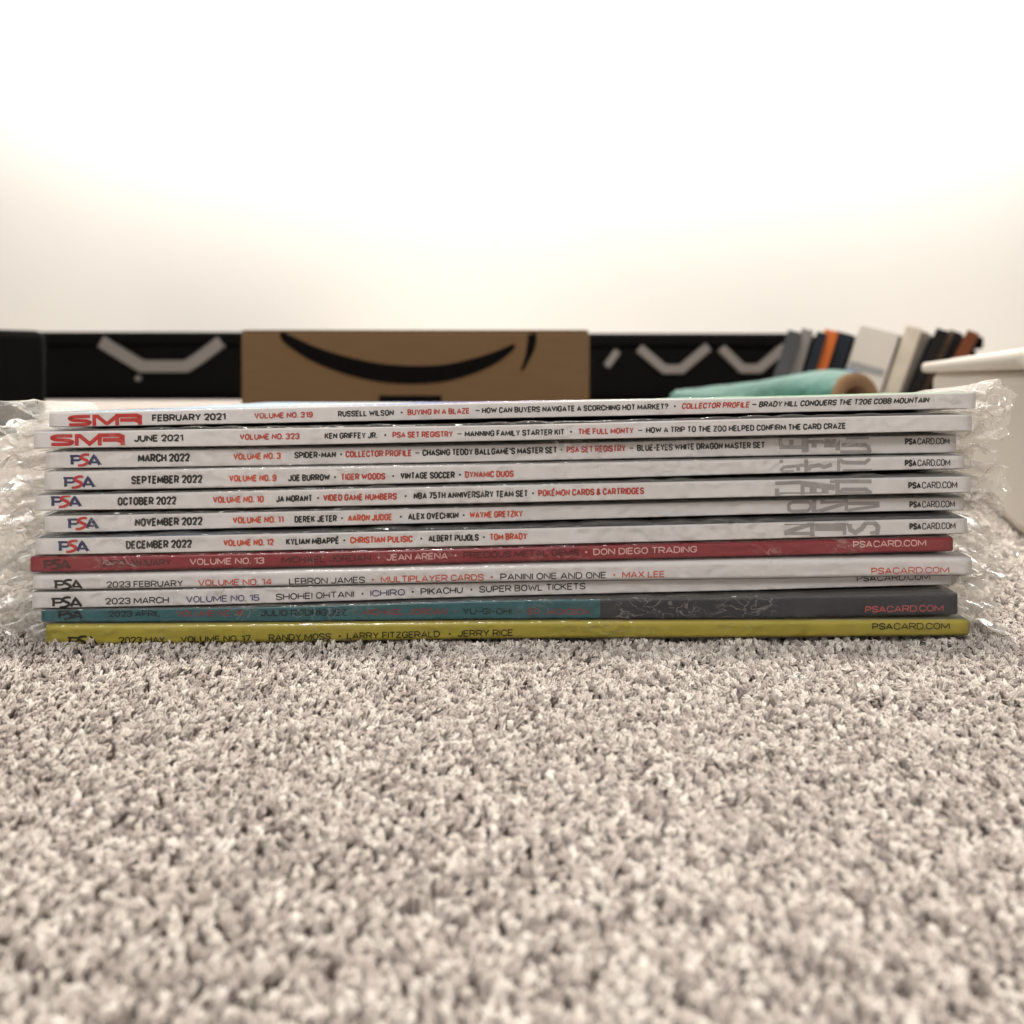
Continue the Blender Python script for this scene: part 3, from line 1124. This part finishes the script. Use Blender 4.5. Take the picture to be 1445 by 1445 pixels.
def psa(i, mag, root, x0, x1, yc, h, m1, m2):
    W_ = x1 - x0

    def T(u, v):
        return (x0 + u * W_, yc + (v - .5) * h)
    w = h * 0.25
    Pst = [([T(.07, .98), T(.07, .10)], w * 1.25), ([T(.0, .12), T(.27, .12), T(.335, .20), T(.335, .46), T(.27, .56), T(.10, .56)], w * .9)]
    A_ = [([T(.615, 1.0), T(.76, .06), T(.95, 1.0)], w * 1.25), ([T(.68, .76), T(.88, .76)], w * .8)]
    S_ = [T(*p) for p in spline([(.62, .0), (.50, -.03), (.38, .10), (.37, .30), (.46, .46), (.56, .62), (.53, .88), (.40, 1.05), (.26, 1.08)], 5)]
    strokes(i, mag, root, 'logo', Pst + A_, m1)
    ws_ = [w * (0.9 + .35 * math.sin(math.pi * k / (len(S_) - 1))) for k in range(len(S_))]
    strokes(i, mag, root, 'logo', [(S_, ws_)], m2, 0.00016)
    if m1 is not m2:
        strokes(i, mag, root, 'logo', [([T(.985, .97), T(1.01, .97)], 1.2)], m1)


K, R_, O_ = 'ink_black', 'ink_red', 'ink_orange'
TEXT = {
    0: dict(cap=8.6, bold=.030, runs=[('RUSSELL WILSON', 477, 556, K), ('BUYING IN A BLAZE', 575, 663, R_), ('HOW CAN BUYERS NAVIGATE A SCORCHING HOT MARKET?', 680, 943, K),
            ('COLLECTOR PROFILE', 961, 1057, R_), ('BRADY HILL CONQUERS THE T206 COBB MOUNTAIN', 1070, 1310, K)],
            dots=[(567, K), (952, K)], dash=[(674, K), (1064, K)], date=('FEBRUARY 2021', 215, 319, 10.2), vol=('VOLUME NO. 319', 359, 442, R_), v=(.50, .42), vl=.5),
    1: dict(cap=8.8, bold=.030, runs=[('KEN GRIFFEY JR.', 460, 534, K), ('PSA SET REGISTRY', 555, 640, R_), ('MANNING FAMILY STARTER KIT', 656, 796, K), ('THE FULL MONTY', 815, 893, R_),
            ('HOW A TRIP TO THE ZOO HELPED CONFIRM THE CARD CRAZE', 910, 1190, K)],
            dots=[(545, K), (805, K)], dash=[(649, K), (902, K)], date=('JUNE 2021', 193, 262, 10), vol=('VOLUME NO. 323', 341, 425, R_), v=(.50, .54), vl=.48),
    2: dict(cap=9.6, bold=.035, runs=[('SPIDER-MAN', 414, 473, K), ('COLLECTOR PROFILE', 486, 580, R_), ("CHASING TEDDY BALLGAME\u2019S MASTER SET", 595, 787, K), ('PSA SET REGISTRY', 800, 885, R_),
            ('BLUE-EYES WHITE DRAGON MASTER SET', 901, 1085, K)], dots=[(480, K), (793, K)], dash=[(588, K), (893, K)],
            date=('MARCH 2022', 194, 267, 12), vol=('VOLUME NO. 3', 328, 395, O_), v=(.42, .37), vl=.45, web=(1287, 1352, .33, K)),
    3: dict(cap=9.8, bold=.035, runs=[('JOE BURROW', 407, 466, K), ('TIGER WOODS', 481, 544, R_), ('VINTAGE SOCCER', 565, 642, K), ('DYNAMIC DUOS', 656, 725, R_)],
            dots=[(473, K), (555, K), (649, K)], dash=[], date=('SEPTEMBER 2022', 187, 287, 12), vol=('VOLUME NO. 9', 324, 391, O_), v=(.56, .57), vl=.52, web=(1279, 1344, .5, K)),
    4: dict(cap=9.8, bold=.035, runs=[('JA MORANT', 391, 442, K), ('VIDEO GAME NUMBERS', 457, 561, R_), ('NBA 75TH ANNIVERSARY TEAM SET', 584, 745, K), ('POK\u00c9MON CARDS & CARTRIDGES', 759, 908, R_)],
            dots=[(450, K), (573, K), (752, K)], dash=[], date=('OCTOBER 2022', 168, 251, 12), vol=('VOLUME NO. 10', 302, 374, O_), v=(.5, .48), vl=.48, web=(1278, 1347, .5, K)),
    5: dict(cap=9.8, bold=.035, runs=[('DEREK JETER', 415, 475, K), ('AARON JUDGE', 490, 553, O_), ('ALEX OVECHKIN', 575, 647, K), ('WAYNE GRETZKY', 662, 738, O_)],
            dots=[(482, K), (565, K), (654, K)], dash=[], date=('NOVEMBER 2022', 191, 286, 12), vol=('VOLUME NO. 11', 328, 400, O_), v=(.52, .5), vl=.48, web=(1291, 1357, .5, K)),
    6: dict(cap=9.8, bold=.035, runs=[('KYLIAN MBAPP\u00c9', 405, 480, K), ('CHRISTIAN PULISIC', 495, 583, O_), ('ALBERT PUJOLS', 605, 676, K), ('TOM BRADY', 691, 744, O_)],
            dots=[(487, K), (595, K), (683, K)], dash=[], date=('DECEMBER 2022', 180, 273, 12), vol=('VOLUME NO. 12', 317, 388, O_), v=(.48, .46), vl=.48, web=(1280, 1345, .46, K)),
    7: dict(cap=9.4, bold=.008, runs=[('MICHAEL JORDAN', 398, 524, 'ink_maroon'), ('JEAN ARENA', 546, 632, 'ink_pink'), ('PRECIOUS METAL GEMS', 654, 817, 'ink_maroon'), ('DON DIEGO TRADING', 837, 983, 'ink_pink')],
            dots=[(535, 'ink_pink'), (643, 'ink_pink'), (827, 'ink_pink')], dash=[], date=('2023 JANUARY', 145, 243, 9.4, 'ink_maroon'), vol=('VOLUME NO. 13', 269, 374, 'ink_pink'),
            v=(.52, .42), vl=.5, web=(1203, 1306, .36, 'ink_pink')),
    8: dict(cap=9.4, bold=.008, runs=[('LEBRON JAMES', 409, 516, K), ('MULTIPLAYER CARDS', 538, 683, O_), ('PANINI ONE AND ONE', 706, 855, K), ('MAX LEE', 877, 937, O_)],
            dots=[(527, O_), (694, O_), (866, O_)], dash=[], date=('2023 FEBRUARY', 152, 260, 9.2), vol=('VOLUME NO. 14', 281, 385, O_), v=(.70, .66), vl=.68, web=(1226, 1335, .67, O_)),
    9: dict(cap=9.4, bold=.008, runs=[('SHOHEI OHTANI', 389, 499, K), ('ICHIRO', 522, 571, 'ink_violet'), ('PIKACHU', 593, 653, K), ('SUPER BOWL TICKETS', 676, 827, K)],
            dots=[(511, K), (582, K), (665, K)], dash=[], date=('2023 MARCH', 150, 239, 9.4), vol=('VOLUME NO. 15', 263, 366, 'ink_violet'), v=(.60, .40), vl=.62, web=(1215, 1321, .30, K)),
    10: dict(cap=9.2, bold=.008, runs=[('JULIO RODR\u00cdGUEZ', 368, 490, 'ink_teal'), ('MICHAEL JORDAN', 512, 632, 'ink_dull_red'), ('YU-GI-OH!', 653, 722, 'ink_teal'), ('BO JACKSON', 744, 832, 'ink_dull_red')],
             dots=[(501, 'ink_dull_red'), (643, 'ink_dull_red'), (733, 'ink_dull_red')], dash=[], date=('2023 APRIL', 154, 227, 9, 'ink_teal'), vol=('VOLUME NO. 16', 250, 345, 'ink_dull_red'),
             v=(.40, .64), vl=.36, web=(1219, 1329, .66, 'ink_bright_red')),
    11: dict(cap=9.4, bold=.008, runs=[('RANDY MOSS', 380, 468, 'ink_olive'), ('LARRY FITZGERALD', 490, 621, 'ink_olive'), ('JERRY RICE', 646, 724, 'ink_olive')],
             dots=[(480, 'ink_olive'), (635, 'ink_olive')], dash=[], date=('2023 MAY', 169, 234, 9.2, 'ink_olive'), vol=('VOLUME NO. 17', 256, 355, 'ink_olive'), v=(.72, .62), vl=.76, web=(1229, 1338, .37, 'ink_olive')),
}
LOGOS = {2: (99, 143, .5, 14), 3: (92, 137, .56, 14), 4: (74, 118, .40, 14), 5: (97, 141, .46, 14), 6: (85, 129, .48, 14),
         7: (63, 103, .48, 12), 8: (78, 119, .62, 12), 9: (75, 119, .62, 12.5), 10: (82, 118, .36, 12), 11: (97, 140, .78, 12.5)}


def Z(x, y):
    return (1080 + x / 7.225, 600 + y / 7.225)


GHOST = {
    2: [([(195, 150), (205, 236), (470, 236)], 34), ([(310, 160), (310, 236)], 38), ([(455, 130), (455, 290)], 60), ([(430, 165), (810, 165)], 55),
        ([(548, 165), (548, 240)], 45), ([(735, 150), (735, 240)], 140), ([(795, 200), (795, 270)], 40), ([(830, 215), (1080, 215), (1115, 235), (1130, 290)], 34), ([(820, 285), (1140, 285)], 28), ([(880, 140), (1120, 140)], 25)],
    3: [([(172, 330), (172, 388)], 28), ([(428, 330), (428, 480)], 34), ([(160, 465), (200, 430), (430, 408)], 26), ([(165, 478), (300, 478)], 22), ([(345, 420), (345, 485)], 30),
        ([(440, 480), (470, 425), (560, 410), (610, 430), (690, 405)], 34), ([(760, 340), (760, 470)], 26), ([(770, 345), (810, 385), (1030, 388), (1085, 340)], 32), ([(800, 466), (1100, 462)], 20)],
    4: [([(85, 585), (350, 575)], 32), ([(103, 640), (103, 705)], 36), ([(85, 695), (560, 695)], 30), ([(362, 560), (362, 700)], 34), ([(375, 590), (690, 630)], 50),
        ([(470, 620), (470, 690)], 60), ([(590, 630), (590, 690)], 60), ([(716, 560), (716, 720)], 38), ([(640, 565), (1060, 565)], 34), ([(735, 685), (770, 650), (1000, 648), (1060, 690)], 34), ([(735, 690), (1060, 690)], 24)],
    5: [([(300, 800), (270, 830), (275, 880), (310, 895), (470, 890), (500, 860), (500, 815), (470, 798), (300, 800)], 28), ([(533, 770), (533, 912)], 40), ([(600, 800), (880, 785)], 34),
        ([(545, 905), (870, 812)], 32), ([(870, 770), (870, 890)], 30), ([(885, 815), (1215, 815)], 30), ([(890, 885), (1215, 840)], 26)],
    6: [([(180, 990), (830, 985)], 34), ([(185, 1085), (440, 1005)], 36), ([(180, 1095), (440, 1095)], 28), ([(462, 985), (462, 1125)], 40), ([(490, 1040), (800, 1040)], 50), ([(790, 990), (790, 1110)], 30),
        ([(835, 1000), (850, 1060), (900, 1085), (960, 1050), (1010, 985), (1090, 985), (1130, 1030), (1120, 1090), (1050, 1100)], 40)],
}


def film_noise(x, y, z, seed):
    """folds with sharp creases"""
    v = Vector((x, y, z))
    n_ = 0.0
    for f, am in ((70, 1.0), (160, .42), (430, .16)):
        q = noise.noise(v * f + Vector((seed, seed * 1.7, 3.1)))
        n_ += am * (1 - 2 * abs(q) * 1.6)
    return n_ * 0.5


def build_sleeve(i, mag, root, seed):
    e0, e1 = mag['e']
    lx = 78 + 22 * noise.noise(Vector((seed, 1, 2)))       # flap lengths in px
    rx = 62 + 26 * noise.noise(Vector((seed, 5, 9)))
    cols_ = list(np.linspace(e0 - lx, e0, 30)) + list(np.linspace(e0, e1, 430))[1:-1] + list(np.linspace(e1, e1 + rx, 28))
    back_s = [0.050, 0.036, 0.026, 0.018, 0.012, 0.008, 0.005, 0.003]
    V, milk = [], []
    nr = None
    for px in cols_:
        out_ = max(e0 - px, px - e1, 0.0)
        L_ = lx if px < e0 else rx
        u = out_ / L_
        pc = min(max(px, e0), e1)
        prof, r = spine_profile(mag, i, pc, 5, 0.00016)
        y0 = yfront(mag, pc)
        line = []
        for s in back_s:
            zt, _ = body_z(i, pc, s)
            line.append((y0 + s, zt + .00008))
        line += prof
        for s in reversed(back_s):
            _, zb_ = body_z(i, pc, s)
            line.append((y0 + s, zb_ - .00008))
        nr = len(line)
        zt, zb_ = body_z(i, pc, 0)
        zc = (zt + zb_) / 2
        gap_up = max(0.0, (row(mag, 'top', pc) - row(MAGS[i - 1], 'bot', pc)) * S0) if i else 0.0006
        x0 = (px - 722.5) * S0
        for k, (y, z) in enumerate(line):
            kk = k / (nr - 1)
            x = x0
            if u > 0:
                # flap: pinches toward its seam, then splays and crumples
                sgn = -1 if px < e0 else 1
                env = smooth(0.0, 0.45, u)
                spread = 1 - 0.15 * smooth(0, .4, u) + 0.75 * smooth(.2, 1, u)
                seam = zc + 0.0045 * noise.noise(Vector((seed * 2.1 + sgn, u * 2.2, 0))) * env + (0.0020 * env * noise.noise(Vector((seed, sgn, 8))))
                z = seam + (z - zc) * spread
                nx_ = film_noise(x0, y * .6, z, seed)
                z += 0.0024 * env * nx_ + 0.0018 * env * noise.noise(Vector((x0 * 260, kk * 6, seed)))
                y += -0.0022 * env * film_noise(x0 + 3, y * .6, z * 1.2, seed + 5) + 0.004 * env * noise.noise(Vector((x0 * 120, kk * 3, seed + 3))) + 0.004 * env
                x += sgn * (0.0040 * u * noise.noise(Vector((kk * 5, seed, sgn * 2))) + 0.0022 * u * noise.noise(Vector((kk * 17, seed, sgn * 4))))
                mk = (0.24 + 0.12 * env) * (0.85 + 0.3 * nx_)
            else:
                # over the spine: tight, with creases gathered along the upper edge
                wv = film_noise(x0 * .55, 0, z, seed)
                wv2 = wv * .5 + (1 - 4 * abs(noise.noise(Vector((x0 * 420 + z * 300, z * 700, seed))))) * .5
                edge = min(abs(z - zt), abs(z - zb_)) / (zt - zb_)
                g_ = 0.35 + 0.65 * smooth(0.35, 0.0, edge)
                patch = smooth(-0.15, 0.45, noise.noise(Vector((x0 * 28, seed * 3.3, 1))))
                if k < len(back_s) + 4 and y < y0 + 0.0125:
                    z += gap_up * (0.25 + 0.6 * abs(noise.noise(Vector((x0 * 90, seed, 4))))) * smooth(0.0125, 0.001, y - y0)
                if y < y0 + 0.002:
                    y -= 0.00022 + (0.00035 + 0.0003 * patch) * g_ * max(wv2, -0.15)
                mk = 0.003 + 0.03 * max(wv, 0) * patch
                if z > zt + 0.00005:
                    mk = 0.16  # cloudier film painted in front of the gaps in place of its glints
            V.append((x, y, z))
            milk.append(min(max(mk, 0.0), 0.6))
    F = []
    for a_ in range(len(cols_) - 1):
        for k in range(nr - 1):
            A = a_ * nr + k
            F.append((A, A + 1, A + nr + 1, A + nr))
    o = link_mesh('sleeve', V, F, M['film'], root, True)
    at = o.data.attributes.new('milk', 'FLOAT', 'POINT')
    at.data.foreach_set('value', milk)
    # flat facets on the flaps, so that they glint piece by piece
    for p in o.data.polygons:
        cx = p.center.x / S0 + 722.5
        if (cx < e0 or cx > e1) and (p.index * 7919) % 3 == 0:
            p.use_smooth = False
    return o


for i, mag in enumerate(MAGS):
    zt, zb_ = body_z(i, 720, 0.1)
    root = empty('magazine', (0, 0.1, zb_))
    tag(root, mag['label'], 'magazine', 'magazines stacked in clear sleeves')
    build_cover(i, mag, root)
    T_ = TEXT[i]
    wide = i >= 7
    sp_ = 1.0 if wide else 0.7
    T_['bold'] = .165 if wide else (.22 if i < 2 else .23)
    col0 = T_['date'][4] if len(T_['date']) > 4 else K
    lettering(i, mag, root, 'date_lettering', T_['date'][0], T_['date'][1], T_['date'][2], T_['vl'], T_['vl'], T_['date'][3], M[col0], T_['bold'], sp_)
    lettering(i, mag, root, 'volume_lettering', T_['vol'][0], T_['vol'][1], T_['vol'][2], T_['vl'], (T_['vl'] + T_['v'][0]) / 2, T_['cap'], M[T_['vol'][3]], T_['bold'], sp_)
    xa, xb = T_['runs'][0][1], T_['runs'][-1][2]

    def vf(x):
        return T_['v'][0] + (T_['v'][1] - T_['v'][0]) * (x - xa) / (xb - xa)
    for (txt, a0, a1, c_) in T_['runs']:
        sh = 0.18 if (i == 0 and a0 > 950) else 0.0
        lettering(i, mag, root, 'headline_lettering', txt, a0, a1, vf(a0), vf(a1), T_['cap'], M[c_], T_['bold'], sp_, sh)
    for (x, c_) in T_['dots']:
        t, b_ = row(mag, 'top', x), row(mag, 'bot', x)
        y = t + (b_ - t) * vf(x)
        pts_ = [(x + 1.5 * math.cos(q * math.pi / 5), y + 1.5 * math.sin(q * math.pi / 5)) for q in range(10)]
        link_mesh('separator_dot', place_on_spine(i, mag, pts_), [tuple(range(10))], M[c_], root)
    for (x, c_) in T_['dash']:
        t, b_ = row(mag, 'top', x), row(mag, 'bot', x)
        y = t + (b_ - t) * vf(x)
        strokes(i, mag, root, 'separator_dash', [([(x - 3, y), (x + 3, y)], 1.5)], M[c_])
    if 'web' in T_:
        x0, x1, v_, c_ = T_['web']
        xm = x0 + (x1 - x0) * 0.27
        lettering(i, mag, root, 'web_address_lettering', 'PSA', x0, xm - .6, v_, v_, T_['cap'], M[c_], T_['bold'] * 1.1, sp_)
        lettering(i, mag, root, 'web_address_lettering', 'CARD.COM', xm + .6, x1, v_, v_, T_['cap'], M[c_], .145, sp_)
    if i == 0:
        smr(i, mag, root, 96, 202, 585, 600.5, -2.5)
    elif i == 1:
        smr(i, mag, root, 75, 181, 612, 628, -1.5)
    else:
        x0, x1, v_, h_ = LOGOS[i]
        xm = (x0 + x1) / 2
        yc = row(mag, 'top', xm) + (row(mag, 'bot', xm) - row(mag, 'top', xm)) * v_
        ink = {7: 'ink_maroon', 10: 'ink_teal', 11: 'ink_olive', 8: 'ink_black', 9: 'ink_black'}.get(i)
        psa(i, mag, root, x0, x1, yc, h_, M[ink or 'ink_navy'], M[ink or 'ink_logo_red'])
    if i in GHOST:
        paths = [([Z(*p) for p in pp], w * 1.2 / 7.225) for pp, w in GHOST[i]]
        # dense points so that the print follows the paper
        strokes(i, mag, root, 'large_grey_lettering', paths, M['ink_grey'], 0.00005)
    build_sleeve(i, mag, root, i * 3.7 + 1.3)
